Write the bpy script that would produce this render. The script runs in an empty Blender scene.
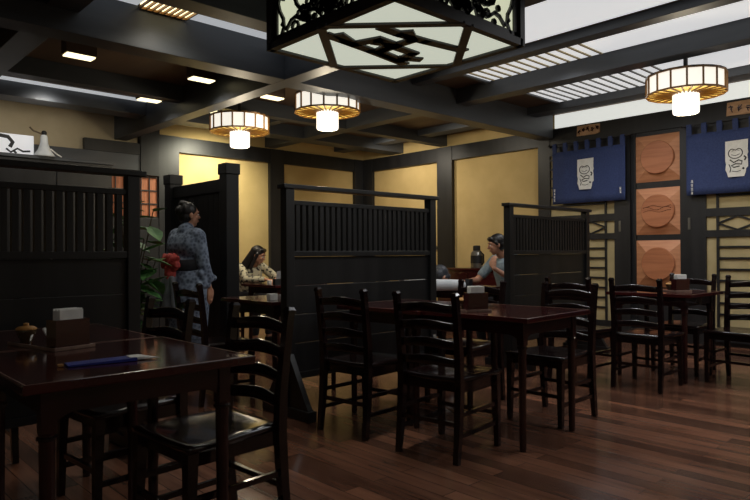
import bpy, bmesh, math, random
from mathutils import Vector, Matrix
random.seed(7)
S = bpy.context.scene
COL = S.collection
PI = math.pi
# ------------------------------------------------------------------ camera
F, YAW, PITCH, ROLL, H = 636.0, 0.8187, 0.00499, -0.00584, 1.10
def cam_axes():
    cp, sp, cr, sr = math.cos(PITCH), math.sin(PITCH), math.cos(ROLL), math.sin(ROLL)
    P = Matrix(((1,0,0),(0,cp,sp),(0,-sp,cp))); Q = Matrix(((cr,-sr,0),(sr,cr,0),(0,0,1)))
    M = Q @ P
    a = M @ Vector((math.sin(YAW),0,math.cos(YAW)))
    b = M @ Vector((-math.cos(YAW),0,math.sin(YAW)))
    u = -(M @ Vector((0,1,0)))
    right = Vector((a.x,b.x,u.x)); down = Vector((a.y,b.y,u.y)); fwd = Vector((a.z,b.z,u.z))
    return right, down, fwd
RT, DN, FW = cam_axes()
cd = bpy.data.cameras.new('camera'); cam = bpy.data.objects.new('camera', cd); COL.objects.link(cam)
cd.lens = F/750*36; cd.sensor_width = 36; cd.clip_start = 0.05; cd.clip_end = 60
m = Matrix((( RT.x, -DN.x, -FW.x, 0),(RT.y, -DN.y, -FW.y, 0),(RT.z, -DN.z, -FW.z, H),(0,0,0,1)))
cam.matrix_world = m
S.camera = cam
S.view_settings.view_transform = 'Standard'; S.view_settings.look = 'None'
S.view_settings.gamma = 1; S.view_settings.use_curve_mapping = False
S.view_settings.exposure = 0.0

# ------------------------------------------------------------------ materials
def lin(c):
    return tuple((x/12.92 if x <= .04045 else ((x+.055)/1.055)**2.4) for x in c)
def srgb(r,g,b): return lin((r/255,g/255,b/255)) + (1,)
MATS = {}
def mat(name, c1, c2=None, rough=.5, scale=8, stretch=(1,1,1), bump=0, emit=None, estr=0, spec=.5, metal=0, coat=0, noise='NOISE', contrast=(.35,.65)):
    if name in MATS: return MATS[name]
    mt = bpy.data.materials.new(name); mt.use_nodes = True; nt = mt.node_tree; N = nt.nodes; L = nt.links
    b = N['Principled BSDF']; b.inputs['Roughness'].default_value = rough
    b.inputs['Specular IOR Level'].default_value = spec; b.inputs['Metallic'].default_value = metal
    b.inputs['Coat Weight'].default_value = coat; b.inputs['Coat Roughness'].default_value = .08
    tc = N.new('ShaderNodeTexCoord'); mp = N.new('ShaderNodeMapping'); mp.inputs['Scale'].default_value = stretch
    L.new(tc.outputs['Object'], mp.inputs['Vector'])
    if noise == 'VORONOI':
        nz = N.new('ShaderNodeTexVoronoi'); nz.inputs['Scale'].default_value = scale; fac = nz.outputs['Distance']
    else:
        nz = N.new('ShaderNodeTexNoise'); nz.inputs['Scale'].default_value = scale; nz.inputs['Detail'].default_value = 4; fac = nz.outputs['Fac']
    L.new(mp.outputs['Vector'], nz.inputs['Vector'])
    cr = N.new('ShaderNodeValToRGB'); cr.color_ramp.elements[0].position = contrast[0]; cr.color_ramp.elements[1].position = contrast[1]
    cr.color_ramp.elements[0].color = c1; cr.color_ramp.elements[1].color = c2 or tuple(min(1,x*1.25) for x in c1[:3])+(1,)
    L.new(fac, cr.inputs['Fac']); L.new(cr.outputs['Color'], b.inputs['Base Color'])
    if bump:
        bp = N.new('ShaderNodeBump'); bp.inputs['Strength'].default_value = bump; bp.inputs['Distance'].default_value = .004
        L.new(fac, bp.inputs['Height']); L.new(bp.outputs['Normal'], b.inputs['Normal'])
    if emit:
        b.inputs['Emission Color'].default_value = emit; b.inputs['Emission Strength'].default_value = estr
    MATS[name] = mt
    return mt
LACQ = mat('black_lacquer', srgb(19,12,13), srgb(31,17,17), rough=.18, scale=6, stretch=(1,1,.2), spec=.5, coat=.3)
LACR = mat('red_brown_lacquer', srgb(50,18,18), srgb(70,25,24), rough=.14, scale=5, stretch=(1,.15,1), coat=.5)
LACL = mat('dark_leg_lacquer', srgb(34,15,15), srgb(52,22,21), rough=.25, scale=5, coat=.3)
TRIMR = mat('worn_table_edge', srgb(120,95,85), srgb(150,125,110), rough=.3, scale=20)
BLKW = mat('black_stained_wood', srgb(19,20,22), srgb(30,30,32), rough=.38, scale=5, stretch=(2,2,.25), bump=.15)
BEAM = mat('dark_beam_wood', srgb(66,70,76), srgb(82,86,92), rough=.45, scale=3, stretch=(.3,.3,2), bump=.1)
POSTM = mat('dark_post_wood', srgb(22,23,26), srgb(34,34,37), rough=.45, scale=4, stretch=(2,2,.25), bump=.1)
CEIL = mat('brown_ceiling_board', srgb(88,72,60), srgb(108,88,72), rough=.6, scale=3, stretch=(1,.2,1))
PLAST = mat('ochre_plaster', srgb(198,172,116), srgb(208,182,126), rough=.85, scale=3, bump=.1)
PAPER = mat('cream_door_paper', srgb(176,160,118), srgb(190,174,132), rough=.8, scale=4)
CREAMW = mat('cream_wall', srgb(180,165,135), srgb(192,178,148), rough=.85, scale=3)
WHITE = mat('white_paper', srgb(225,225,220), srgb(240,240,236), rough=.8, scale=20)
BLACK = mat('black_ink', srgb(14,14,16), srgb(20,20,22), rough=.6)
NAVY = mat('navy_cloth', srgb(46,60,104), srgb(56,71,118), rough=.85, scale=60, bump=.2)
COPPER = mat('carved_wood', srgb(188,126,90), srgb(214,154,114), rough=.5, scale=5, stretch=(1,.6,5), bump=.15, contrast=(.3,.7))
COPPERD = mat('carved_wood_disc', srgb(168,104,70), srgb(188,122,84), rough=.5, scale=4, stretch=(1,.5,6), bump=.15)
SIGNW = mat('pale_carved_wood', srgb(180,140,105), srgb(205,165,130), rough=.6, scale=9, stretch=(1,1,4))
SLATW = mat('cream_slat_wood', srgb(176,160,120), srgb(196,182,144), rough=.5, scale=10)
BRASS = mat('lantern_frame_wood', srgb(120,82,30), srgb(150,105,45), rough=.45, scale=10)
IRON = mat('black_iron', srgb(26,24,24), srgb(36,33,32), rough=.4, scale=12)
METAL = mat('pale_metal', srgb(170,172,175), srgb(190,190,192), rough=.3, metal=.9)
SKIN = mat('skin', srgb(186,134,108), srgb(200,148,120), rough=.55, scale=15)
HAIR = mat('black_hair', srgb(18,16,17), srgb(38,34,34), rough=.4, scale=60, stretch=(1,1,.1))
GREYHAIR = mat('dark_grey_hair', srgb(40,42,48), srgb(66,68,74), rough=.5, scale=60)
RED = mat('red_obi_cloth', srgb(150,36,34), srgb(196,78,70), rough=.7, scale=30, bump=.3)
GREYC = mat('grey_apron_cloth', srgb(92,94,102), srgb(116,118,126), rough=.8, scale=12, bump=.3)
KIMONO = mat('blue_grey_kimono_cloth', srgb(58,68,88), srgb(140,154,176), rough=.8, scale=34, noise='VORONOI', contrast=(.1,.8))
CAMO = mat('cream_and_black_print', srgb(34,32,30), srgb(206,198,170), rough=.8, scale=22, contrast=(.42,.5))
TEE = mat('grey_blue_knit', srgb(128,144,152), srgb(146,162,168), rough=.85, scale=40)
WSHIRT = mat('white_shirt_cloth', srgb(205,210,214), srgb(225,228,230), rough=.8, scale=10, bump=.2)
DARKC = mat('dark_trouser_cloth', srgb(28,28,34), srgb(40,40,46), rough=.85, scale=30)
LEAF = mat('green_leaf', srgb(62,112,60), srgb(100,150,86), rough=.45, scale=12)
STEM = mat('brown_stem', srgb(70,56,38), srgb(90,72,50), rough=.8)
POT = mat('dark_ceramic', srgb(48,44,42), srgb(62,58,54), rough=.35)
BLUEP = mat('blue_printed_paper', srgb(30,44,132), srgb(42,58,152), rough=.5, scale=30)
LIDW = mat('light_wood_lid', srgb(170,120,60), srgb(196,146,84), rough=.5, scale=12)
GLASSD = mat('dark_glass', srgb(60,48,34), srgb(82,66,46), rough=.1, coat=.5)
BLIND = mat('bamboo_blind', srgb(150,88,58), srgb(186,116,80), rough=.6, scale=20, stretch=(6,6,.4), emit=srgb(190,110,70), estr=.1)
TEAL = mat('pale_green_ceramic', srgb(120,140,128), srgb(150,168,156), rough=.3)
STEEL = mat('brushed_steel', srgb(120,118,112), srgb(150,148,142), rough=.28, metal=.8)

def emis(name, col, strength):
    if name in MATS: return MATS[name]
    mt = bpy.data.materials.new(name); mt.use_nodes = True
    b = mt.node_tree.nodes['Principled BSDF']; b.inputs['Base Color'].default_value = tuple(x*.8 for x in col[:3])+(1,)
    b.inputs['Roughness'].default_value = .6
    b.inputs['Emission Color'].default_value = col; b.inputs['Emission Strength'].default_value = strength
    MATS[name] = mt; return mt
PANEL = emis('lit_ceiling_diffuser', srgb(236,238,240), .7)
BANDL = emis('lit_frosted_band', srgb(240,243,238), .72)
STRIPL = emis('dim_lit_diffuser', srgb(225,230,235), .5)
WARML = emis('warm_lamp_diffuser', srgb(255,240,190), 2.2)
DRUML = emis('lantern_paper', srgb(252,246,232), .95)
DRUMY = emis('lantern_amber_paper', srgb(240,205,105), .9)
TUBEL = emis('lantern_tube_glass', srgb(255,248,236), 1.25)
BIGL = emis('large_lantern_paper', srgb(228,232,200), .72)
BIGG = emis('large_lantern_bottom_paper', srgb(226,232,214), .68)

def floor_mat():
    mt = bpy.data.materials.new('dark_floorboards'); mt.use_nodes = True; nt = mt.node_tree; N = nt.nodes; L = nt.links
    b = N['Principled BSDF']
    tc = N.new('ShaderNodeTexCoord'); mp = N.new('ShaderNodeMapping'); mp.inputs['Rotation'].default_value = (0,0,PI/2)
    L.new(tc.outputs['Object'], mp.inputs['Vector'])
    br = N.new('ShaderNodeTexBrick'); br.inputs['Scale'].default_value = 1; br.inputs['Brick Width'].default_value = .95
    br.inputs['Row Height'].default_value = .095; br.inputs['Mortar Size'].default_value = .0018; br.offset = .37
    br.inputs['Color1'].default_value = srgb(84,57,45); br.inputs['Color2'].default_value = srgb(134,93,72); br.inputs['Mortar'].default_value = srgb(26,18,16)
    br.inputs['Bias'].default_value = -.1
    L.new(mp.outputs['Vector'], br.inputs['Vector'])
    mp2 = N.new('ShaderNodeMapping'); mp2.inputs['Scale'].default_value = (9,.8,1); L.new(tc.outputs['Object'], mp2.inputs['Vector'])
    nz = N.new('ShaderNodeTexNoise'); nz.inputs['Scale'].default_value = 2.5; nz.inputs['Detail'].default_value = 6; L.new(mp2.outputs['Vector'], nz.inputs['Vector'])
    cr = N.new('ShaderNodeValToRGB'); cr.color_ramp.elements[0].position=.3; cr.color_ramp.elements[1].position=.7
    cr.color_ramp.elements[0].color=(.7,.66,.66,1); cr.color_ramp.elements[1].color=(1.25,1.2,1.2,1)
    L.new(nz.outputs['Fac'], cr.inputs['Fac'])
    mx = N.new('ShaderNodeMix'); mx.data_type='RGBA'; mx.blend_type='MULTIPLY'; mx.inputs[0].default_value = 1
    L.new(br.outputs['Color'], mx.inputs[6]); L.new(cr.outputs['Color'], mx.inputs[7]); L.new(mx.outputs[2], b.inputs['Base Color'])
    nz2 = N.new('ShaderNodeTexNoise'); nz2.inputs['Scale'].default_value = 1.3; nz2.inputs['Detail'].default_value = 3; L.new(tc.outputs['Object'], nz2.inputs['Vector'])
    mr = N.new('ShaderNodeMapRange'); mr.inputs[1].default_value=.3; mr.inputs[2].default_value=.7; mr.inputs[3].default_value=.13; mr.inputs[4].default_value=.28
    L.new(nz2.outputs['Fac'], mr.inputs[0]); L.new(mr.outputs[0], b.inputs['Roughness'])
    bp = N.new('ShaderNodeBump'); bp.inputs['Strength'].default_value=.25; bp.inputs['Distance'].default_value=.002
    L.new(br.outputs['Fac'], bp.inputs['Height']); bp.invert = True; L.new(bp.outputs['Normal'], b.inputs['Normal'])
    b.inputs['Specular IOR Level'].default_value = .4
    return mt
FLOORM = floor_mat()

# ------------------------------------------------------------------ mesh helpers
class MB:
    def __init__(s): s.b = bmesh.new()
    def box(s, x0,x1,y0,y1,z0,z1, bev=0, M=None):
        r = bmesh.ops.create_cube(s.b, size=1); vs = r['verts']
        for v in vs:
            v.co = Vector(((x0+x1)/2+v.co.x*(x1-x0), (y0+y1)/2+v.co.y*(y1-y0), (z0+z1)/2+v.co.z*(z1-z0)))
        if bev:
            es = list({e for v in vs for e in v.link_edges})
            r = bmesh.ops.bevel(s.b, geom=es, offset=bev, segments=2, affect='EDGES', profile=.6)
            vs = list({v for f in r['faces'] for v in f.verts} | {v for v in vs if v.is_valid})
        if M is not None:
            for v in vs: v.co = M @ v.co
        return s
    def loft(s, rings, cap=True, closed=True):
        R = [[s.b.verts.new(p) for p in r] for r in rings]; n = len(R[0])
        for i in range(len(R)-1):
            for j in range(n if closed else n-1):
                k = (j+1) % n
                s.b.faces.new((R[i][j], R[i][k], R[i+1][k], R[i+1][j]))
        if cap and closed:
            s.b.faces.new(list(reversed(R[0]))); s.b.faces.new(R[-1])
        return s
    def sweep(s, pts, wx, wy=None, up=(0,0,1), n=4, rot=PI/4):
        """tube along pts; wx, wy half-sizes (number or list)"""
        wy = wx if wy is None else wy; P = [Vector(p) for p in pts]; rings = []
        for i,p in enumerate(P):
            d = (P[min(i+1,len(P)-1)]-P[max(i-1,0)]).normalized()
            u = Vector(up)
            if abs(d.dot(u)) > .95: u = Vector((1,0,0)) if abs(d.x) < .9 else Vector((0,1,0))
            a = d.cross(u).normalized(); c = a.cross(d).normalized()
            ax = wx[i] if isinstance(wx,(list,tuple)) else wx; ay = wy[i] if isinstance(wy,(list,tuple)) else wy
            k = math.sqrt(2) if n == 4 else 1
            rings.append([p + a*math.cos(rot+2*PI*j/n)*ax*k + c*math.sin(rot+2*PI*j/n)*ay*k for j in range(n)])
        return s.loft(rings)
    def lathe(s, prof, c=(0,0,0), n=24, a0=0):
        rings = [[Vector((c[0]+r*math.cos(a0+2*PI*j/n), c[1]+r*math.sin(a0+2*PI*j/n), c[2]+z)) for j in range(n)] for r,z in prof]
        return s.loft(rings)
    def poly(s, pts, d):
        """extrude polygon pts by vector d"""
        P = [Vector(p) for p in pts]; D = Vector(d)
        return s.loft([P, [p+D for p in P]])
    def ell(s, c, r, M=None, seg=14):
        q = bmesh.ops.create_uvsphere(s.b, u_segments=seg, v_segments=max(6,seg*2//3), radius=1)
        for v in q['verts']:
            p = Vector((v.co.x*r[0], v.co.y*r[1], v.co.z*r[2]))
            if M is not None: p = M @ p
            v.co = p + Vector(c)
        return s
    def cap(s, p0, r0, p1, r1, n=14):
        p0, p1 = Vector(p0), Vector(p1); d = p1-p0
        d = d.normalized() if d.length > 1e-6 else Vector((0,0,1))
        a = d.orthogonal().normalized(); c = d.cross(a); rings = []
        for cen, r, lo, hi in ((p0,r0,-85,0),(p1,r1,0,85)):
            for k in range(5):
                t = math.radians(lo+(hi-lo)*k/4)
                rings.append([cen+d*r*math.sin(t)+(a*math.cos(2*PI*j/n)+c*math.sin(2*PI*j/n))*r*math.cos(t) for j in range(n)])
        return s.loft(rings)
    def build(s, name, m, parent=None, smooth=False, loc=None):
        bmesh.ops.recalc_face_normals(s.b, faces=s.b.faces)
        me = bpy.data.meshes.new(name); s.b.to_mesh(me); s.b.free()
        for mm in (m if isinstance(m,(list,tuple)) else [m]): me.materials.append(mm)
        if smooth: me.polygons.foreach_set('use_smooth', [True]*len(me.polygons))
        o = bpy.data.objects.new(name, me); COL.objects.link(o)
        if parent is not None: o.parent = parent
        if loc is not None: o.location = loc
        return o
def remesh(o, vox, smooth=2):
    md = o.modifiers.new('r','REMESH'); md.mode='VOXEL'; md.voxel_size = vox; md.use_smooth_shade = True
    if smooth:
        sm = o.modifiers.new('s','SMOOTH'); sm.iterations = smooth; sm.factor = .5
    dg = bpy.context.evaluated_depsgraph_get(); dg.update(); ev = o.evaluated_get(dg)
    me = bpy.data.meshes.new_from_object(ev); ms = list(o.data.materials); o.modifiers.clear(); o.data = me
    me.materials.clear()
    for x in ms: me.materials.append(x)
    me.polygons.foreach_set('use_smooth', [True]*len(me.polygons))
    return o
def tag(o, label, cat, group=None):
    o['label'] = label; o['category'] = cat
    if group: o['group'] = group
    return o
def thing(name, label, cat, loc=(0,0,0), rz=0, group=None):
    o = bpy.data.objects.new(name, None); COL.objects.link(o); o.empty_display_size = .1
    o.location = loc; o.rotation_euler = (0,0,rz); return tag(o, label, cat, group)
def struct(o): o['kind'] = 'structure'; return o
def dup(root, loc, rz, label):
    r = root.copy(); COL.objects.link(r); r.location = loc; r.rotation_euler = (0,0,rz); r['label'] = label
    for ch in list(root.children):
        c = ch.copy(); COL.objects.link(c); c.parent = r
        for g in list(ch.children):
            d = g.copy(); COL.objects.link(d); d.parent = c
    return r

# ------------------------------------------------------------------ room shell
CZ = 3.03
struct(MB().box(-2.5,8.2,-3,9.1,-.1,0).build('floor', FLOORM))
struct(MB().box(-2.5,8.2,-3,9.1,CZ,CZ+.1).build('ceiling', CEIL))
XB, YA = 8.0, 8.86
def wall_tex(n, b, m): return struct(b.build(n, m))
wall_tex('wall_right', MB().box(XB,XB+.12,-3,YA+.12,0,CZ), PLAST)
wall_tex('wall_back', MB().box(3.98,XB,YA,YA+.12,0,CZ), PLAST)
wall_tex('wall_left', MB().box(-2.6,-2.5,-3,9.1,0,CZ), CREAMW)
wall_tex('wall_front', MB().box(-2.6,8.2,-3.1,-3,0,CZ), CREAMW)
wall_tex('wall_alcove', MB().box(-2.5,3.98,YA,YA+.12,0,CZ), CREAMW)
tn = [0]
def trim(x0,x1,y0,y1,z0,z1, m=POSTM, bev=.004):
    tn[0] += 1
    return struct(MB().box(x0,x1,y0,y1,z0,z1,bev).build('trim_%d' % tn[0], m))
# ceiling beams: main grid deep, secondary shallow
def beams(kind, lst, x0=None, x1=None):
    for a0,a1,zb in lst:
        if kind == 'Y': trim(a0,a1,-2.98,YA-.001,zb,CZ-.001,BEAM)      # runs along Y
        else: trim(x0,x1,a0,a1,zb+.002,CZ-.002,BEAM)
beams('Y', [(1.36,1.58,2.85),(3.37,3.54,2.69),(-.5,-.3,2.69)])
for a0,a1,zb in ((5.06,5.20,2.95),(5.82,6.01,2.85),(7.29,7.52,2.93)): trim(a0,a1,-2.98,YA-.001,zb,CZ-.001,BEAM)
beams('X', [(3.69,3.87,2.69)], -2.48, 3.369)
beams('X', [(4.80,5.02,2.69)], -2.48, XB-.07)
beams('X', [(.3,.5,2.69)], -2.48, 3.369)
beams('X', [(6.80,6.95,2.85),(7.80,8.1,2.85)], -2.48, XB-.001)
# wall frames
LZ0, LZ1 = 2.60, 2.83
for y0,y1 in ((6.65,6.97),(4.857,5.05),(8.55,8.8599)): trim(XB-.07,XB-.0005,y0,y1,0,LZ1)
trim(XB-.06,XB-.0007,-2.99,8.55,LZ0+.001,LZ1-.001)
trim(7.73,XB-.0702,YA-.07,YA-.0005,0,LZ1)
for x0,x1 in ((5.88,6.155),(3.98,4.29)): trim(x0,x1,YA-.07,YA-.0005,0,LZ1)
trim(4.0,7.73,YA-.06,YA-.0007,LZ0+.001,LZ1-.001)
for x0,x1 in ((4.29,5.88),(6.155,7.73)):
    struct(MB().box(x0,x1,YA-.02,YA-.001,0,.1,.003).build('baseboard_back', POSTM))
struct(MB().box(XB-.02,XB-.001,5.05,6.65,0,.1,.003).build('baseboard_right', POSTM))
# noren wall cladding (dark wood) between Y=-3 and 4.857, with openings implied by doors in front
trim(XB-.03,XB-.0004,-2.99,4.857,0,LZ0+.002)
# lit frosted band above the lintel
o = MB().box(XB-.03,XB-.0003,-2.9,4.8,LZ1+.01,CZ-.005).build('light_band', BANDL)
tag(o, 'long glowing white light band set above the dark lintel over the blue curtains', 'light')
# alcove end of the back wall
trim(3.70,3.9795,YA-.1,YA-.0005,2.22,LZ1+.1)
trim(-2.4,3.70,YA-.08,YA-.0006,2.28,2.50,BEAM)
trim(2.95,3.70,YA-.09,YA-.0009,2.50,2.66)
w = MB()
w.box(3.25,3.98,YA-.03,YA-.002,1.62,2.21)
o = struct(w.build('window_1', BLIND))
fr = MB()
for z in (1.63,1.82,2.01,2.2): fr.box(3.25,3.98,YA-.045,YA-.028,z-.009,z+.009)
for i in range(7): fr.box(3.25+i*.12-.006,3.25+i*.12+.006,YA-.048,YA-.027,1.62,2.21)
fr.build('window_frame', POSTM, o)
trim(3.0,3.2,YA-.12,YA-.0005,0,2.279)
trim(3.2005,3.979,YA-.06,YA-.0004,0,1.619)

# ------------------------------------------------------------------ ceiling lights
def louvre_light(x0,x1,y0,y1,lo,label,lm=None):
    t = thing('ceiling_light', label, 'ceiling light', ((x0+x1)/2,(y0+y1)/2,CZ-.02), 0)
    cx, cy = t.location.x, t.location.y
    MB().box(x0-cx,x1-cx,y0-cy,y1-cy,0,.018).build('diffuser', PANEL, t)
    if lo:
        l = MB(); y = lo[0]
        while y < lo[1]:
            l.box(x0-cx+.01,x1-cx-.01,y-cy,y-cy+.02,-.012,0); y += .115
        l.build('louvre', lm, t)
        MB().box(x0-cx,x1-cx,y1-cy,y1-cy+.05,-.02,.018).build('end_frame', BEAM, t)
    return t
louvre_light(3.62,4.98,-2.5,4.30,None,'widest glowing ceiling panel, right beside the big square lantern')
louvre_light(5.24,5.78,-2.5,4.29,(2.95,4.27),'narrow glowing ceiling panel with cream louvres at its far end, middle of three',SLATW)
louvre_light(6.05,7.25,-2.5,4.29,(2.8,4.27),'glowing ceiling panel with white louvres nearest the blue curtain wall',STEEL)
def strip(x0,x1,y0,y1,label,m,z=CZ-.02,h=.018,lou=False):
    t = thing('ceiling_light', label, 'ceiling light', ((x0+x1)/2,(y0+y1)/2,z), 0)
    a,b = (x1-x0)/2,(y1-y0)/2
    MB().box(-a,a,-b,b,0,h).build('diffuser', m, t)
    if lou:
        l = MB()
        for i in range(9):
            x = -a+(i)*(2*a/8); l.box(x-.006,x+.006,-b,b,-.02,0)
        l.box(-a,a,-b-.01,-b,-.02,h); l.box(-a,a,b,b+.01,-.02,h)
        l.build('louvre', BRASS, t)
    return t
strip(1.6,2.0,4.25,4.79,'dim white ceiling strip left of the louvred lamp, upper left',STRIPL)
strip(2.42,3.35,4.25,4.79,'dim white ceiling strip right of the louvred lamp, upper left',STRIPL)
strip(2.02,2.40,4.3,4.78,'bright louvred lamp set in the white ceiling strip, top left',WARML,lou=True)
strip(-1.5,3.36,7.70,7.79,'thin pale ceiling light strip over the alcove at far left',STRIPL)
for (x,y,lab) in ((1.96,5.96,'small rectangular ceiling lamp above the left partition, leftmost of the small lamps'),(3.14,5.93,'small warm ceiling lamp beside the big crossing beam, above the kimono figure'),(3.11,7.12,'smallest ceiling lamp, deep between beams at the left'),(4.1,6.08,'warm ceiling lamp just left of the middle round lantern'),(3.92,7.17,'warm ceiling lamp partly behind the left round lantern')):
    t = thing('ceiling_lamp', lab, 'ceiling light', (x,y,2.87), 0, 'small recessed lamps')
    MB().box(-.13,.13,-.07,.07,.012,CZ-2.87-.001).build('housing', CEIL, t)
    MB().box(-.12,.12,-.06,.06,0,.0119).build('diffuser', WARML, t)

# ------------------------------------------------------------------ round lanterns
def lantern(x,y,zb,label,first=None):
    t = thing('round_lantern', label, 'lantern', (x,y,zb), 0, 'round ceiling lanterns')
    R, h, n = .345, .17, 16
    MB().lathe([(R-.012,.004),(R-.012,h-.004)], n=n).build('paper_drum', DRUML, t)
    fr = MB()
    for k in range(n):
        a = 2*PI*k/n; c,s_ = math.cos(a), math.sin(a)
        fr.sweep([(R*c,R*s_,0),(R*c,R*s_,h)], .007)
    for z in (0,h):
        ring = [(R*math.cos(2*PI*k/n), R*math.sin(2*PI*k/n), z) for k in range(n+1)]
        fr.sweep(ring, .008)
    fr.build('drum_frame', BRASS, t)
    MB().lathe([(.10,.004),(R-.014,.002),(R-.014,.0035),(.10,.0055)], n=32).build('bottom_shade', DRUMY, t)
    r = MB()
    for k in range(24):
        a = 2*PI*k/24; r.sweep([(.11*math.cos(a),.11*math.sin(a),-.004),((R-.01)*math.cos(a),(R-.01)*math.sin(a),-.004)], .006)
    r.build('spokes', BRASS, t)
    MB().lathe([(.0,-.185),(.1,-.185),(.114,-.178),(.117,-.16),(.117,.02),(.0,.02)], n=28).build('glass_tube', TUBEL, t, smooth=True)
    MB().lathe([(R-.02,h-.001),(R+.004,h),(R+.004,h+.012),(.02,h+.014),(.02,CZ-zb-.002),(.0,CZ-zb-.002)], n=24).build('top_plate', IRON, t)
    return t
lantern(6.25,2.37,2.585,'large round paper lantern at right, above the blue curtains')
lantern(4.25,5.27,2.60,'round paper lantern in the middle, just left of the big square lantern')
lantern(4.00,6.62,2.555,'round paper lantern furthest left, over the pale yellow wall')

# ------------------------------------------------------------------ big square lantern
BL = thing('square_lantern', 'huge square black fretwork lantern with glowing paper sides hanging top centre', 'lantern', (2.64,2.64,2.30), 0)
s, bh = .515, .50
fm = MB()
for (a,b) in (((-s,-s),(s,-s)),((s,-s),(s,s)),((s,s),(-s,s)),((-s,s),(-s,-s))):
    fm.sweep([(a[0],a[1],.02),(b[0],b[1],.02)], .022, .02)
    fm.sweep([(a[0],a[1],bh),(b[0],b[1],bh)], .022, .02)
for a in ((-s,-s),(s,-s),(s,s),(-s,s)): fm.box(a[0]-.022,a[0]+.022,a[1]-.022,a[1]+.022,0,bh+.02)
fm.build('frame', IRON, BL)
MB().box(-s+.03,s-.03,-s+.03,s-.03,.012,.02).build('bottom_paper', BIGG, BL)
MB().box(-s+.02,s-.02,-s+.02,s-.02,.022,bh-.01).build('paper_box', BIGL, BL)
MB().box(-s,s,-s,s,bh,bh+.015).build('top_board', IRON, BL)
for sx in (-1,1): MB().sweep([(sx*.3,0,bh+.01),(sx*.3,0,CZ-2.30-.002)], .012).build('hanger_rod', IRON, BL)
def bar(mb, pts, w, z0, z1, frame):
    """flat ribbon bar in plane 'frame' through 2D points"""
    for i in range(len(pts)-1):
        p, q = Vector(pts[i]), Vector(pts[i+1]); d = (q-p); L = d.length
        if L < 1e-5: continue
        d /= L; nrm = Vector((-d.y,d.x)); p2 = p-d*w*.35; q2 = q+d*w*.35
        quad = [p2+nrm*w/2, p2-nrm*w/2, q2-nrm*w/2, q2+nrm*w/2]
        A = [frame(v.x,v.y,z0) for v in quad]; B = [frame(v.x,v.y,z1) for v in quad]
        mb.loft([A,B])
bp_ = MB(); fb = lambda u,v,z: Vector((u,v,z)); Wb = .045
ms = .02
# corner-cutting bars; camera looks along (+,+)
for pl in ([(-s,-.02),(-.02,-s)],[(s,.02),(.02,s)],[(-s,.04),(-.04,s)],[(s,-.04),(.04,-s)]): bar(bp_, pl, .05, -.002, .011, fb)
def uv(r,d):   # r to the viewer's right, d away
    return (.73*r+.683*d, -.683*r+.73*d)
for pl in ([(-0.431, 0.091), (-0.296, 0.104), (-0.082, 0.128), (0.249, 0.178)],
    [(-0.281, -0.192), (-0.147, -0.187), (0.041, -0.2), (0.325, -0.239)],
    [(-0.233, 0.117), (-0.176, -0.05), (-0.032, -0.04), (-0.029, 0.055)],
    [(-0.034, 0.109), (-0.058, -0.017), (0.149, -0.004), (0.19, 0.147), (-0.034, 0.109)],
    [(-0.032, -0.04), (-0.026, -0.163), (-0.137, -0.238)],
[(0.165,0.11),(0.262,0.06)],
    [(-0.381, 0.047), (-0.244, 0.104)],
[(-0.15,0.0),(-0.03,-0.04)]):
    bar(bp_, pl, .07, -.001, .0105, fb)
bp_.build('bottom_fret', IRON, BL)
def side(frame, seed):
    rnd = random.Random(seed); g = MB(); z0, z1 = .003, .016
    w = s-.02
    bar(g, [(-w,.05),(w,.05)], .05, z0, z1, frame); bar(g, [(-w,bh-.04),(w,bh-.04)], .04, z0, z1, frame)
    for sx in (-1,1): bar(g, [(sx*(w-.015),.04),(sx*(w-.015),bh-.03)], .05, z0, z1, frame)
    # large scrolling outline
    for sx in (-1,1):
        pts = []
        for i in range(26):
            t = i/25; a = t*2.6*PI; r = .19*(1-t*.78)
            pts.append((sx*(.20+r*math.cos(a)*1.05), .27+r*math.sin(a)*1.0))
        bar(g, pts, .022, z0, z1, frame)
        pts = [(sx*(.42-.03*math.sin(i*1.2)), .06+i*.05) for i in range(9)]
        bar(g, pts, .02, z0, z1, frame)
        pts = [(sx*(.05+i*.045), .09+.05*abs(math.sin(i*.9))) for i in range(9)]
        bar(g, pts, .02, z0, z1, frame)
    # pierced rosettes: little rings
    for i in range(110):
        cx, cy, r = rnd.gauss(0,.14), rnd.uniform(.08,.44), rnd.uniform(.012,.03)
        pts = [(cx+r*math.cos(k*PI/4), cy+r*math.sin(k*PI/4)*.9) for k in range(9)]
        bar(g, pts, .015, z0, z1, frame)
    # central mass
    for i in range(12):
        a = i*PI/6; bar(g, [(.02*math.cos(a), .24+.02*math.sin(a)), (.10*math.cos(a), .24+.15*math.sin(a))], .03, z0, z1, frame)
    return g.build('side_fret', IRON, BL)
side(lambda u,v,z: Vector((u,-s-z+.012,v)), 1)
side(lambda u,v,z: Vector((-s-z+.012,-u,v)), 2)
side(lambda u,v,z: Vector((u,s+z-.012,v)), 3)
side(lambda u,v,z: Vector((s+z-.012,u,v)), 4)

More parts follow.
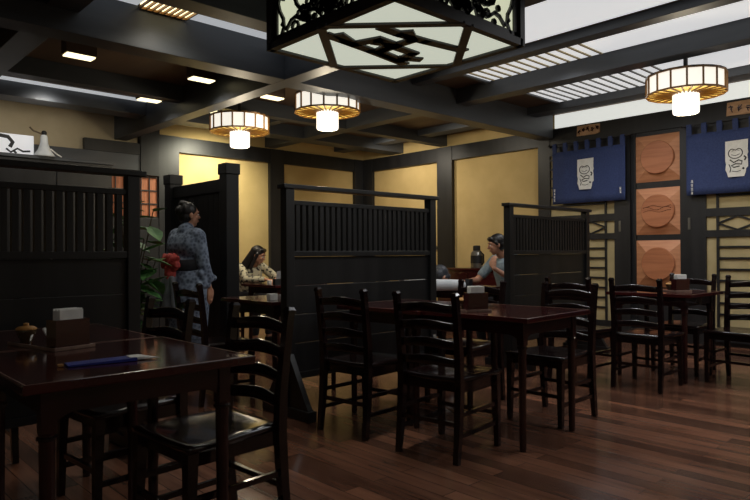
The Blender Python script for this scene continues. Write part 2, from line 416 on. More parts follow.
# ------------------------------------------------------------------ partitions
def partition(x, y, label):
    """runs along +X from x, length 1.55"""
    t = thing('slatted_partition', label, 'partition', (x,y,0), 0, 'black slatted partitions')
    L = 1.52
    MB().box(-.02,L+.035,-.045,.045,1.542,1.573,.005).build('top_rail', BLKW, t)
    for px in (.035, L-.035): MB().box(px-.035,px+.035,-.035,.035,.07,1.542,.004).build('post', BLKW, t)
    fr = MB(); fr.box(.07,L-.07,-.022,.022,1.435,1.465,.003); fr.box(.07,L-.07,-.03,.03,1.08,1.118,.003); fr.box(.07,L-.07,-.022,.022,.24,.285,.003)
    fr.build('cross_rail', BLKW, t)
    g = MB(); n = 26
    for i in range(n):
        xx = .085+(L-.17)*(i+.5)/n
        g.box(xx-.0155,xx+.0155,-.019,.019,1.118,1.435)
    g.build('slat_grille', BLKW, t)
    p = MB()
    nb = 4
    for i in range(nb):
        z0 = .285+i*(1.08-.285)/nb; z1 = .285+(i+1)*(1.08-.285)/nb
        p.box(.07,L-.07,-.01,.01,z0+.0015,z1-.0015,.003)
    p.build('lower_panel', BLKW, t)
    for px in (.035, L-.035):
        f = MB(); f.box(px-.035,px+.035,-.27,.27,0,.07,.006)
        for sy in (-1,1):
            f.poly([(px-.02,sy*.035,.07),(px-.02,sy*.25,.07),(px-.02,sy*.22,.11),(px-.02,sy*.035,.42)],(.04,0,0))
        f.build('foot', BLKW, t)
    return t
partition(-.03,3.57,'black slatted partition behind the table at far left, nearest the camera')
partition(2.49,3.57,'black slatted partition in the middle, in front of the room corner')
partition(5.06,3.57,'black slatted partition at right, hiding the seated man\'s back')
t = thing('tall_partition', 'tall boarded black partition behind the standing figure in the blue-grey kimono', 'partition', (3.02,5.19,0), 0)
for yy, hh in ((0,1.93),(1.14,1.93)):
    MB().box(-.065,.065,yy-.065,yy+.065,0,hh-.1,.004).build('post', BLKW, t)
    MB().box(-.075,.075,yy-.075,yy+.075,hh-.1,hh,.006).build('post_cap', BLKW, t)
MB().box(-.03,.03,.065,1.075,1.68,1.80,.004).build('top_rail', BLKW, t)
b = MB()
for i in range(10): b.box(-.012,.012,.07+i*.1+.0015,.17+i*.1-.0015,.1,1.68,.003)
b.build('board_panel', BLKW, t)

# ------------------------------------------------------------------ tables
def table(label, lx=.735, ly=.735, z=.745):
    t = thing('dining_table', label, 'table', (0,0,0), 0, 'dark lacquered dining tables')
    a, b = lx/2, ly/2
    tp = MB().box(-a,a,-b,b,z-.028,z,.005).build('tabletop', LACR, t)
    e = MB(); ir = .008
    for (x0,x1,y0,y1) in ((-a+.01,a-.01,-b+.008,-b+.011),(-a+.01,a-.01,b-.011,b-.008),(-a+.008,-a+.011,-b+.01,b-.01),(a-.011,a-.008,-b+.01,b-.01)):
        e.box(x0,x1,y0,y1,z-.0005,z+.0006)
    e.build('edge_line', TRIMR, tp)
    ap = MB(); q = .08
    for sy in (-1,1): ap.box(-a+q,a-q,sy*(b-q)-.01,sy*(b-q)+.01,z-.105,z-.028)
    for sx in (-1,1): ap.box(sx*(a-q)-.01,sx*(a-q)+.01,-b+q,b-q,z-.105,z-.028)
    for sx in (-1,1):
        for sy in (-1,1):   # curved corner brackets
            for dx,dy in ((-sx,0),(0,-sy)):
                pr = []
                for k in range(6):
                    u = k/5; pr.append((u, (1-math.sqrt(max(0,1-(1-u)**2)))))
                X, Y = sx*(a-q), sy*(b-q)
                pts = [(X,Y,z-.105)]+[(X+dx*.09*u, Y+dy*.09*u, z-.105-.09*v) for u,v in pr]
                n = Vector((abs(dy)*.012, abs(dx)*.012, 0))
                ap.poly([Vector(p)-n*.5 for p in pts], n)
    ap.build('apron', LACL, t)
    for sx in (-1,1):
        for sy in (-1,1):
            X, Y = sx*(a-.085), sy*(b-.085)
            lg = MB(); lg.box(X-.022,X+.022,Y-.022,Y+.022,.585,z-.028,.003)
            lg.lathe([(.017,0),(.019,.02),(.021,.3),(.023,.583),(.025,.587)], (X,Y,0), 14)
            o = lg.build('leg', LACL, t)
            MB().lathe([(.0235,0),(.029,.003),(.029,.011),(.0235,.014)], (X,Y,.565), 16).build('leg_ring', LACQ, o)
    return t
def rot_corner(cx,cy,dx,dy,a):
    return (cx+dx*math.cos(a)-dy*math.sin(a), cy+dx*math.sin(a)+dy*math.cos(a), 0)
T0 = table('dark red table in the left foreground holding the blue chopstick sleeve')
T0.location = (.845,2.275,0)
dup(T0,(.83,3.015,0),0,'dark red table joined behind the left foreground one, against the partition')
A6 = math.radians(2.5)
dup(T0, rot_corner(2.91,1.925,.37,.3675,A6), A6, 'dark table in the middle of the room, its corner pointing to the open floor')
dup(T0, rot_corner(2.90,1.925,.34,1.105,A6), A6, 'dark table joined behind the middle one, towards the middle partition')
dup(T0,(5.775,2.39,0),0,'dark table at right in front of the carved wooden squares')
dup(T0,(2.99,4.28,0),0,'dark table just behind the left end of the middle partition')
dup(T0,(5.23,4.31,0),0,'dark table between the seated man and the head resting on folded arms')
dup(T0,(4.40,6.30,0),0,'dark table in front of the seated long-haired woman')

# ------------------------------------------------------------------ chairs
def make_chair(label):
    t = thing('ladder_back_chair', label, 'chair', (0,0,0), 0, 'ladder-back dining chairs')
    # seat: dished board
    g = MB(); nu, nv = 16, 16; top = []; bot = []
    for i in range(nu+1):
        u = -1+2*i/nu; rt = []; rb = []
        for j in range(nv+1):
            v = -1+2*j/nv
            # squircle mapping
            x = u*math.sqrt(1-v*v*.10); y = v*math.sqrt(1-u*u*.06)
            wd = .205+.018*u
            X, Y = x*.215+.005, y*wd
            dish = -.012*(1-u*u*u*u)*(1-v*v)*1.0 - .006*math.exp(-((u-.55)**2)*10)*abs(v)
            edge = -.006*max(0,(max(abs(u),abs(v))-.93)/.07)
            rt.append((X,Y,.445+dish+edge)); rb.append((X*.98,Y*.98,.415))
        top.append(rt); bot.append(rb)
    TV = [[g.b.verts.new(p) for p in r] for r in top]; BV = [[g.b.verts.new(p) for p in r] for r in bot]
    for i in range(nu):
        for j in range(nv):
            g.b.faces.new((TV[i][j],TV[i+1][j],TV[i+1][j+1],TV[i][j+1])); g.b.faces.new((BV[i][j],BV[i][j+1],BV[i+1][j+1],BV[i+1][j]))
    for i in range(nu):
        g.b.faces.new((TV[i][0],BV[i][0],BV[i+1][0],TV[i+1][0])); g.b.faces.new((TV[i+1][nv],BV[i+1][nv],BV[i][nv],TV[i][nv]))
    for j in range(nv):
        g.b.faces.new((TV[0][j+1],BV[0][j+1],BV[0][j],TV[0][j])); g.b.faces.new((TV[nu][j],BV[nu][j],BV[nu][j+1],TV[nu][j+1]))
    g.build('seat', LACQ, t, smooth=True)
    ap = MB(); ap.box(-.19,.19,-.185,-.165,.36,.416); ap.box(-.19,.19,.165,.185,.36,.416); ap.box(.165,.185,-.18,.18,.365,.416); ap.box(-.195,-.175,-.17,.17,.365,.416)
    ap.build('apron', LACQ, t)
    for sy in (-1,1):
        MB().sweep([(.195,sy*.19,0),(.192,sy*.188,.2),(.185,sy*.185,.416)], [.014,.017,.021]).build('leg', LACQ, t)
        p = MB()
        path = [(-.235,sy*.188,0),(-.212,sy*.187,.2),(-.2,sy*.186,.4),(-.205,sy*.187,.55),(-.222,sy*.189,.7),(-.24,sy*.191,.84),(-.246,sy*.191,.868)]
        p.sweep(path, [.015,.018,.0195,.0185,.017,.016,.0155])
        p.sweep([(-.246,sy*.191,.866),(-.247,sy*.191,.878),(-.248,sy*.191,.89)], [.018,.018,.012])
        p.build('back_post', LACQ, t)
    for k,z in enumerate((.515,.61,.705,.80)):
        xb = -.2-(.042*((z-.45)/.4)**1.5)
        n = 14; rings = []
        for i in range(n+1):
            v = -1+2*i/n; Y = v*.178; off = -.022*(1-v*v)
            arch = .016*math.cos(v*PI/2)**1.5 if abs(v)<1 else 0
            zt = z+.024+arch; zb = z-.020+arch*.55
            c_ = xb+off; rings.append([(c_-.005,Y,zb),(c_+.003,Y,zb),(c_+.006,Y,zb+.004),(c_+.005,Y,zt-.006),(c_+.003,Y,zt-.001),(c_-.002,Y,zt+.0015),(c_-.007,Y,zt-.001),(c_-.009,Y,zt-.006),(c_-.007,Y,zb+.004)])
        MB().loft(rings).build('back_slat', LACQ, t, smooth=True)
    for sy in (-1,1):
        for z in (.14,.25):
            MB().sweep([(-.212,sy*.187,z),(.19,sy*.187,z-.005)], .0085,.011).build('stretcher', LACQ, t)
    MB().sweep([(-.21,-.18,.20),(-.21,.18,.20)], .0085,.011).build('stretcher', LACQ, t)
    MB().sweep([(.19,-.18,.19),(.19,.18,.19)], .0085,.011).build('stretcher', LACQ, t)
    return t
C0 = make_chair('black ladder-back chair tucked to the middle table, back to the camera, nearest the floor centre')
C0.location = (2.765,2.34,0); C0.rotation_euler = (0,0,math.radians(7.5))
R = math.radians
for (x,y,a,l) in (
    (2.72,2.985,6,'black ladder-back chair tucked to the middle table, next to the middle partition'),
    (3.755,2.305,180,'black ladder-back chair on the far side of the middle table, at its right corner'),
    (3.70,3.0,184,'black ladder-back chair on the far side of the middle table, close to the partition'),
    (1.21,2.24,183,'largest ladder-back chair, in front at the right end of the left table'),
    (1.145,2.94,184,'black ladder-back chair at the left table, behind the largest chair'),
    (2.45,4.40,0,'black ladder-back chair beyond the left table, just before the kimono figure'),
    (5.19,2.285,2,'black ladder-back chair at the right table, back to the camera below the carved squares'),
    (5.13,2.83,0,'black ladder-back chair left of the one at the right table, below the right partition'),
    (6.08,2.35,180,'black ladder-back chair on the far side of the right table, beside the napkins'),
    (5.86,1.80,176,'black ladder-back chair cut by the right edge of the picture'),
    (.72,4.0,90,'black ladder-back chair whose legs show under the far left partition'),
    (6.03,4.17,180,'black ladder-back chair under the man in the grey-blue t-shirt'),
    (4.42,4.3,0,'black ladder-back chair under the person asleep with head on folded arms'),
    (4.40,7.12,-90,'black ladder-back chair under the long-haired seated woman'),
    ):
    dup(C0,(x,y,0),R(a),l)

# ------------------------------------------------------------------ things on tables
TZ = .7455
def napkin_set(x,y,rz,where,jars=((-.02,.13),)):
    tl = max(j[1] for j in jars)+.045
    t = thing('napkin_holder', 'red-brown wooden napkin holder box with tray on '+where, 'napkin holder', (x,y,TZ), rz, 'napkin holders')
    b = MB(); w,d,h = .066,.034,.112
    b.box(-w,w,-d,-d+.006,.008,h); b.box(-w,w,d-.006,d,.008,h); b.box(-w,-w+.006,-d+.006,d-.006,.008,h); b.box(w-.006,w,-d+.006,d-.006,.008,h)
    b.build('box', LACR, t)
    tr = MB(); tr.box(-.075,.075,-.045,tl,0,.008,.002)
    tr.build('tray', LACR, t)
    e = MB(); e.box(-.08,.08,-.051,-.0455,0,.014,.002); e.box(-.081,-.0755,-.045,tl,0,.012,.002); e.box(.0755,.081,-.045,tl,0,.012,.002)
    e.build('tray_rim', TRIMR, t)
    M = Matrix.Translation((x,y,0)) @ Matrix.Rotation(rz,4,'Z')
    n = MB()
    for i in range(9):
        yy = -.022+i*.0055; n.box(-.046,.046,yy-.0022,yy+.0022,.012,.148+.004*math.sin(i*1.7),.0008)
    o = n.build('napkin_stack', WHITE, None); o.location = (x,y,TZ); o.rotation_euler = (0,0,rz)
    tag(o, 'white paper napkins standing in the wooden holder on '+where, 'napkins', 'white napkin stacks')
    for i,(jx,jy) in enumerate(jars):
        p = M @ Vector((jx,jy,0))
        j = thing('condiment_jar', 'dark jar with light wooden lid '+('beside' if i==0 else 'furthest from')+' the napkins on '+where, 'jar', (p.x,p.y,TZ+.0085), 0, 'condiment jars')
        MB().lathe([(.0,0),(.02,0),(.022,.006),(.033,.03),(.036,.042),(.035,.05),(.0,.05)], n=20).build('body', GLASSD, j, smooth=False)
        ld = MB().lathe([(.038,.05),(.038,.055),(.03,.061),(.012,.064),(.010,.066),(.010,.074),(.0,.076)], n=20).build('lid', LIDW, j)
    return t
napkin_set(.80,2.565,R(12),'the left table', jars=((-.03,.255),))
sp = thing('soup_spoon','small white ceramic spoon in the tray beside the jar on the left table','spoon',(.815,2.76,TZ+.009),R(200))
MB().ell((0,0,.009),(.022,.014,.008)).build('bowl', WHITE, sp, smooth=True)
MB().sweep([(.015,0,.012),(.04,0,.03),(.055,0,.055)], .004,.006).build('handle', WHITE, sp)
napkin_set(3.08,2.40,R(-25),'the middle table', jars=((-.03,.09),(-.0,.16)))
napkin_set(5.80,2.26,R(-30),'the right table', jars=((-.02,.10),(.02,.16)))
cs = thing('chopstick_sleeve','blue paper chopstick sleeve with white tip lying on the left foreground table','chopstick sleeve',(.775,2.14,TZ+.001),R(-8))
b = MB(); b.loft([[(-.11,-.034,0),(.10,-.036,0),(.10,.034,0),(-.11,.038,0)],[(-.11,-.034,.005),(.10,-.036,.010),(.10,.034,.010),(-.11,.038,.005)]])
b.build('sleeve', BLUEP, cs)
b = MB(); b.loft([[(.08,-.02,.002),(.175,-.03,.002),(.12,.034,.002),(.08,.03,.002)],[(.08,-.02,.0115),(.175,-.03,.004),(.12,.034,.0115),(.08,.03,.0115)]]); b.build('tip', WHITE, cs)
for k,yy in enumerate((-.010,.006)):
    MB().sweep([(-.135,yy,.004),(-.12,yy,.004)], .003).build('chopstick_end', LIDW, cs)
# things on the back tables
tag(MB().box(-.02,.02,-.02,.02,0,.05,.003).build('paper_cup', WHITE, loc=(4.10,6.16,TZ+.0)), 'small white cup on the seated woman\'s table', 'cup')
bx = MB().box(-.05,.05,-.025,.025,0,.07,.004).build('napkin_box', POSTM, loc=(4.13,6.04,TZ)); tag(bx,'dark napkin box in front of the long-haired woman','box')
l = thing('menu_stand','pale tilted menu board standing on the seated woman\'s table','menu',(4.235,6.12,TZ),R(40)); 
MB().box(-.004,.004,-.07,.07,0,.17,.002,M=Matrix.Rotation(.5,4,'Y')).build('board', GREYC, l)
tag(MB().box(-.035,.035,-.025,.025,0,.05,.004).build('napkin_stack', WHITE, loc=(2.74,4.08,TZ)), 'white napkin pad on the table behind the middle partition', 'napkins')
j = thing('metal_dispenser','small steel dispenser beside the napkin pad behind the middle partition','dispenser',(2.80,3.98,TZ))
MB().lathe([(.022,0),(.022,.06),(.008,.07),(.008,.085),(.0,.087)], n=16).build('body', STEEL, j)
# white card, bowl on the men's table
tag(MB().box(-.035,.035,-.004,.004,0,.045,.001).build('white_card', WHITE, loc=(5.38,4.55,TZ)), 'small white card standing in front of the man in the t-shirt', 'card')
tag(MB().lathe([(.025,0),(.03,.005),(.055,.04),(.058,.05),(.05,.047),(.0,.012)], n=20).build('bowl', TEAL, loc=(5.25,4.50,TZ), smooth=True), 'pale green bowl between the man and the sleeping person', 'bowl')
nb = thing('napkin_box','dark napkin box on the table behind the partition, near the sleeping head','box',(5.06,4.03,TZ))
MB().box(-.028,.028,-.028,.028,0,.09,.003).build('body', POSTM, nb)
# sideboard with thermos against the right wall
sb = thing('sideboard','dark sideboard against the ochre wall carrying the thermos flask','sideboard',(7.68,5.95,0))
MB().box(-.24,.24,-.62,.62,.84,.87,.004).build('top', LACR, sb)
MB().box(-.22,.22,-.60,.60,.0,.84,.003).build('body', LACR, sb)
for k in (-1,1):
    d = MB().box(-.235,-.221,-.58 if k<0 else .01,-.01 if k<0 else .58,.1,.8,.003).build('door', LACR, sb)
    MB().box(-.245,-.2355,k*.04-.006,k*.04+.006,.4,.52,.002).build('handle', METAL, d)
th = thing('thermos_flask','black and steel thermos flask on the sideboard by the ochre wall','flask',(7.6,5.90,.8705))
MB().lathe([(.0,0),(.085,0),(.09,.01),(.09,.2),(.075,.24),(.05,.26)], n=24).build('body', STEEL, th, smooth=False)
MB().lathe([(.052,.255),(.055,.262),(.055,.32),(.045,.335),(.0,.337)], n=20).build('lid', BLACK, th)
MB().sweep([(-.0,-.09,.05),(0,-.125,.08),(0,-.125,.2),(0,-.07,.25)], .009).build('handle', BLACK, th)
MB().lathe([(.0915,.07),(.0925,.075),(.0925,.18),(.0915,.185)], n=24).build('dark_band', POSTM, th)
sw = thing('wall_switch','small dark switch plate on the ochre wall right of the middle partition','switch',(XB-.001,7.0-.13+.0,1.24)); sw.location=(XB-.004,6.995,1.18)
sw.location=(XB-.002,7.02,1.18)
MB().box(-.012,0,-.05,.05,-.04,.04,.003).build('plate', STEEL, sw); MB().box(-.018,-.012,-.012,.012,-.02,.02,.002).build('button', IRON, sw)

# ------------------------------------------------------------------ doors on the right wall
dn = [0]
def door(y_bar, sgn, label_n):
    """lattice door: strip between frame post and bar; lattice extends in direction sgn (+Y / -Y)"""
    dn[0] += 1
    X0 = XB-.055
    ye = y_bar + sgn*.85
    ys = y_bar - sgn*.125
    lo, hi = min(ye,ys), max(ye,ys)
    d = struct(MB().box(X0+.01,X0+.022,lo,hi,.05,2.56).build('door_%d' % dn[0], PAPER))
    f = MB()
    f.box(X0-.015,X0+.009,y_bar-.013,y_bar+.013,.05,2.56)
    for z0,z1 in ((1.505,1.60),(1.265,1.345),(.05,.2),(2.45,2.56)): f.box(X0-.017,X0+.0095,lo,hi,z0,z1)
    a, b = (y_bar, ye) if sgn>0 else (ye, y_bar)
    for z in (1.74,1.87,2.0,2.13,2.26,2.39,1.15,1.02,.89,.76,.63,.50,.37): f.box(X0-.012,X0+.0098,a,b,z-.011,z+.011)
    f.build('lattice', POSTM, d)
    dm = MB(); w = .42
    for k in range(2):
        y0 = y_bar+sgn*w*k; y1 = y0+sgn*w; ym = (y0+y1)/2
        for p,q in (((y0,1.425),(ym,1.505)),((ym,1.505),(y1,1.425)),((y0,1.425),(ym,1.345)),((ym,1.345),(y1,1.425))):
            dm.sweep([(X0-.004,p[0],p[1]),(X0-.004,q[0],q[1])], .009,.009, up=(1,0,0))
    dm.build('diamond_lattice', POSTM, d)
    y2 = ys; y3 = ys - sgn*(.21 if sgn>0 else .29)
    fp = MB().box(X0-.02,X0+.024,min(y2,y3),max(y2,y3),.0,LZ0).build('door_frame', POSTM, d)
    hy = (y2+y3)/2 + (.04 if sgn<0 else .03)
    MB().box(X0-.026,X0-.0205,hy-.014,hy+.014,1.36,1.50,.002).build('door_pull', STEEL, d)
door(4.037, 1, 1)
door(2.668,-1, 2)

# ------------------------------------------------------------------ carved wooden squares
grp = 'carved wooden squares'
fz = [(1.97,2.55,'topmost carved wooden square with raised disc, between the blue curtains'),(1.31,1.89,'middle carved wooden square with raised cracked-grain disc, between the doors'),(.66,1.24,'lowest carved wooden square with raised disc, just above the right table')]
for i,(z0,z1,lb) in enumerate(fz):
    zc, hs = (z0+z1)/2, (z1-z0)/2
    t = thing('carved_square', lb, 'wooden relief', (XB-.032,3.335,zc), 0, grp)
    b = MB(); n = 32; Rd = .205
    hsY = .295
    outer = []; inner = []
    for k in range(n):
        a = 2*PI*(k+.5)/n - 0; c_, s_ = math.cos(a), math.sin(a)
        m_ = max(abs(c_),abs(s_)); outer.append((c_/m_, s_/m_)); inner.append((c_,s_))
    # use 32 with corners exact
    outer = []; inner = []
    for k in range(n):
        a = PI/4+2*PI*k/n; c_, s_ = math.cos(a), math.sin(a); m_ = max(abs(c_),abs(s_)); outer.append((c_/m_, s_/m_)); inner.append((c_,s_))
    rings = [[(0,o_[0]*hsY,o_[1]*hs) for o_ in outer],[(-.02,o_[0]*hsY,o_[1]*hs) for o_ in outer],
             [(-.085,q[0]*Rd*.96,q[1]*Rd*.96) for q in outer],[(-.086,q[0]*Rd*.9,q[1]*Rd*.9) for q in inner]]
    rings[2] = [(-.02-.055*(1-Rd*.97/hs*1.0)/(1-.6)*1.0, q[0]*Rd*.97, q[1]*Rd*.97) for q in inner]
    # frustum slope: depth rises linearly with the square norm
    def dep(y,z): return -.02-.15*(1-max(abs(y)/hsY,abs(z)/hs))
    rings[2] = [(dep(q[0]*Rd*.97,q[1]*Rd*.97), q[0]*Rd*.97, q[1]*Rd*.97) for q in inner]
    rings = rings[:3]
    b.loft(rings)
    b.build('pyramid_block', COPPER, t)
    dd = MB(); dd.loft([[(-.02,q[0]*Rd,q[1]*Rd) for q in inner],[(-.094,q[0]*Rd,q[1]*Rd) for q in inner],[(-.104,q[0]*Rd*.96,q[1]*Rd*.96) for q in inner]])
    dd.build('disc', COPPERD, t)
    if i == 1:
        g = MB()
        for k,(zz,amp) in enumerate(((.03,.02),(-.005,.012),(.055,.012))):
            pts = [(-.1045,-.17+.034*q,zz+amp*math.sin(q*.9+k)) for q in range(11)]
            g.sweep(pts,.0025,.0012, up=(1,0,0))
        g.build('grain_crack', LACR, t)
fr = MB()
for z0,z1 in ((1.89,1.97),(1.24,1.31),(2.55,2.60)): fr.box(XB-.05,XB-.031,3.045,3.625,z0+.002,z1-.002)
fr.box(XB-.05,XB-.031,3.635,3.65,0,2.6); fr.box(XB-.05,XB-.031,3.025,3.04,0,2.6)
tag(fr.build('panel_frame', POSTM), 'black frame holding the three carved wooden squares', 'frame')

# ------------------------------------------------------------------ noren curtains
def noren(y0, w, label, cols, pc=.505):
    """hangs from y0 (viewer's left, larger Y) to y0-w"""
    X = XB-.15
    t = thing('noren_curtain', label, 'curtain', (X,y0-w/2,2.58), 0, 'blue shop curtains')
    hw = w/2
    def xo(y): return .008*math.sin(y*13)+.005*math.sin(y*29+1)
    cl = MB(); seams = 5
    z_t, z_b = -.105, -.82
    N = 40
    pan = [(-hw, hw)]
    for a,b_ in pan:
        front = []; back = []
        for i in range(N+1):
            y = a+(b_-a)*i/N; cf=[]; cb=[]
            for j in range(9):
                z = z_t+(z_b-z_t)*j/8; k = .4+.6*j/8
                cf.append(cl.b.verts.new((xo(y)*k-.0025,y,z))); cb.append(cl.b.verts.new((xo(y)*k+.0025,y,z)))
            front.append(cf); back.append(cb)
        for i in range(N):
            for j in range(8):
                cl.b.faces.new((front[i][j],front[i+1][j],front[i+1][j+1],front[i][j+1])); cl.b.faces.new((back[i][j],back[i][j+1],back[i+1][j+1],back[i+1][j]))
            cl.b.faces.new((front[i][0],back[i][0],back[i+1][0],front[i+1][0])); cl.b.faces.new((front[i][8],front[i+1][8],back[i+1][8],back[i][8]))
        for q in (0,N):
            for j in range(8): cl.b.faces.new((front[q][j],front[q][j+1],back[q][j+1],back[q][j]))
    cloth = cl.build('cloth', NAVY, t, smooth=True)
    for k in range(7):
        y = -hw+.035+k*(w-.07)/6
        lp = MB(); pts = [(-.004,y,z_t-.02),(-.016,y,-.03),(-.014,y,.008),(0,y,.016),(.014,y,.008),(.016,y,-.03),(.002,y,z_t-.01)]
        lp.sweep(pts, .028,.002, up=(1,0,0) ) if False else None
        rings = []
        for p in pts: rings.append(p)
        for i in range(len(pts)-1):
            p,q = Vector(pts[i]),Vector(pts[i+1]); d=(q-p).normalized(); nn = Vector((d.z,0,-d.x))*.0015
            lp.loft([[p+nn+Vector((0,-.028,0)),p+nn+Vector((0,.028,0)),p-nn+Vector((0,.028,0)),p-nn+Vector((0,-.028,0))],[q+nn+Vector((0,-.028,0)),q+nn+Vector((0,.028,0)),q-nn+Vector((0,.028,0)),q-nn+Vector((0,-.028,0))]])
        lp.build('tab_loop', NAVY, t)
    # white crest patch, with brushed face-like mark (y decreases to the viewer's right)
    cy = hw-pc
    X1 = -.018
    def pt(u,v,dx=0): return (X1+dx, cy-u, v)
    m_ = MB(); out = [(-.118,-.20),(-.118,.02),(-.115,.20),(.112,.205),(.118,.0),(.108,-.02),(.115,-.06),(.085,-.12),(.078,-.2),(-.07,-.205),(-.085,-.16)]
    out = [(-.118,.20),(.116,.205),(.112,.09),(.118,.06),(.108,.03),(.114,-.02),(.116,-.10),(.095,-.12),(.09,-.16),(.075,-.205),(-.09,-.205),(-.10,-.16),(-.118,-.12),(-.11,-.06),(-.118,-.02)]
    m_.poly([(X1,cy-u,v-.44) for u,v in out], (-.0035,0,0)); m_.build('white_patch', WHITE, cloth)
    k_ = MB(); ZC = -.44
    heart = []
    for i in range(29):
        a = 2*PI*i/28; hx = .072*math.sin(a)**1 ; hz = .06*math.cos(a)
        if math.cos(a) > 0: hz -= .028*math.exp(-(math.sin(a)/.35)**2)
        heart.append((hx-.012, hz+.06))
    def stroke(pts, w_=.005): k_.sweep([(X1-.005,cy-u,v+ZC) for u,v in pts], w_,.002, up=(1,0,0))
    stroke(heart,.0045)
    stroke([(-.055,.045),(-.012,.03),(.03,.047)],.003); stroke([(-.05,.085),(-.03,.09)],.003); stroke([(.01,.09),(.03,.087)],.003)
    stroke([(-.07,-.01),(-.03,-.045),(.02,-.02),(.055,-.035),(.05,-.07),(-.01,-.06),(-.055,-.08),(-.03,-.1),(.03,-.09)],.006)
    stroke([(.075,.02),(.095,.0),(.08,-.03)],.008); stroke([(-.08,-.06),(-.06,-.11),(-.07,-.15)],.004); stroke([(.06,-.11),(.075,-.125)],.01); stroke([(-.05,-.14),(.0,-.15),(.04,-.14)],.003)
    k_.build('ink_mark', BLACK, cloth)
    # columns of small white characters: each a cluster of brush strokes
    for (u,v0,n) in cols:
        g = MB(); r_ = random.Random(int(u*1000)+n)
        for q in range(n):
            vz = v0-q*.045
            for dz in (-.013,0,.013):
                L = r_.uniform(.008,.014); g.sweep([(X1-.002,hw-u-L,vz+dz),(X1-.002,hw-u+L,vz+dz+.001)], .0028,.0015, up=(1,0,0))
            dx = r_.uniform(-.006,.006); g.sweep([(X1-.0022,hw-u+dx,vz-.017),(X1-.0022,hw-u+dx,vz+.017)], .0028,.0015, up=(1,0,0))
            g.sweep([(X1-.0022,hw-u+.003,vz),(X1-.0022,hw-u-.011,vz-.016)], .0028,.0015, up=(1,0,0))
        g.build('white_writing', WHITE, cloth)
    rd = thing('curtain_rod', 'thin black rod of the '+label.replace('picture ',''), 'rod', (X,y0-w/2,2.58), 0, 'curtain rods')
    MB().sweep([(0,-hw-.04,0),(0,hw+.04,0)], .008, n=10).build('rod', IRON, rd)
    for sy in (-1,1):
        MB().ell((0,sy*(hw+.05),0),(.016,.016,.016)).build('finial', IRON, rd, smooth=True)
        MB().sweep([(0,sy*(hw+.03),0),(.088,sy*(hw+.03),0)], .007).build('bracket', IRON, rd)
noren(4.766,1.044,'navy blue curtain with white crest over the left lattice door', [(.04,-.63,4),(.985,-.67,2)])
noren(2.978,1.07,'navy blue curtain with white crest cut by the right picture edge', [(.07,-.66,4),(1.0,-.70,2)], .55)
# carved sign plates
def sign(y,z,wd,h,label,seed):
    t = thing('carved_sign', label, 'sign', (XB-.062,y,z), 0)
    n = 12; r_ = random.Random(seed); pts = [(-wd/2,-h/2),(wd/2*.6,-h/2-.005),(wd/2,-h/2+.01),(wd/2,h/2-.005),(0,h/2+.004),(-wd/2+.01,h/2)]
    MB().poly([(0,-u,v) for u,v in pts], (-.02,0,0)).build('board', SIGNW, t)
    g = MB()
    for k in range(5):
        cx = -wd/2+wd*(k+.5)/5
        for q in range(4):
            a = r_.uniform(0,PI); L = .022; dx, dz = math.cos(a)*L, math.sin(a)*L*1.2; ox, oz = r_.uniform(-.012,.012), r_.uniform(-.025,.025)
            g.sweep([(-.022,-(cx+ox-dx),oz-dz),(-.022,-(cx+ox+dx),oz+dz)], .005,.003, up=(1,0,0))
    g.build('carved_characters', LACR, t)
sign(4.27,2.74,.33,.13,'small carved wooden plaque with dark characters above the left blue curtain',3)
sign(2.33,2.72,.46,.15,'carved tan wooden plaque above the blue curtain at the right edge',5)

# ------------------------------------------------------------------ alcove: cabinet, poster, ornament, plant
cb = thing('tall_cabinet','tall dark cabinet in the alcove seen over the far left partition','cabinet',(2.2,8.58,0))
MB().box(-1.1,.95,-.22,.19,.0,2.26,.005).build('body', POSTM, cb)
MB().box(-1.12,.97,-.24,.2,2.26,2.30,.004).build('top', BEAM, cb)
for k in range(3):
    d = MB().box(-1.08+k*.68,-1.08+k*.68+.66,-.236,-.221,.1,2.2,.003).build('door', POSTM, cb)
    MB().box(-1.08+k*.68+.60,-1.08+k*.68+.62,-.25,-.2365,1.0,1.15,.002).build('handle', METAL, d)
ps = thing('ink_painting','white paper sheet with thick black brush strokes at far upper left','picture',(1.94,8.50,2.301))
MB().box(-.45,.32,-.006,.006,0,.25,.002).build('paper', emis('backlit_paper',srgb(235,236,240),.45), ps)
g = MB()
for pl,wd in (([(-.14,.18),(-.05,.22),(.04,.21),(.09,.15),(.06,.09)],.022),([(-.30,.18),(-.26,.22),(-.14,.225)],.02),([(.02,.07),(.07,.03),(.14,.08),(.2,.05),(.28,.06)],.011),([(-.34,.1),(-.30,.16)],.008),([(.1,.05),(.13,.02)],.012)):
    g.sweep([(x,-.009,z) for x,z in pl], wd,.003, up=(0,1,0))
g.build('brush_strokes', BLACK, ps)
orn = thing('cone_ornament','cream cone-shaped ornament with dark tip standing beside the brush painting','ornament',(2.35,8.40,2.301))
MB().lathe([(.13,0),(.12,.01),(.07,.08),(.045,.16),(.04,.24),(.03,.26),(.0,.262)], n=20).build('skirt', WSHIRT, orn, smooth=True)
MB().ell((0,0,.285),(.032,.032,.032)).build('tip', BLACK, orn, smooth=True)
MB().sweep([(-.02,0,.27),(-.12,0,.30),(-.16,0,.34)], .008).build('twig', STEM, orn)
MB().sweep([(.07,0,.1),(.15,0,.04),(.2,0,.01)], .007).build('ribbon', WHITE, orn)
pl = thing('potted_plant','leafy green potted plant between the left partition and the kimono figure','plant',(2.10,5.25,0))
MB().lathe([(.12,0),(.15,.02),(.19,.32),(.2,.34),(.18,.34),(.17,.3),(.0,.3)], n=24).build('pot', POT, pl, smooth=False)
stm = MB(); lf = MB(); rl = random.Random(11)
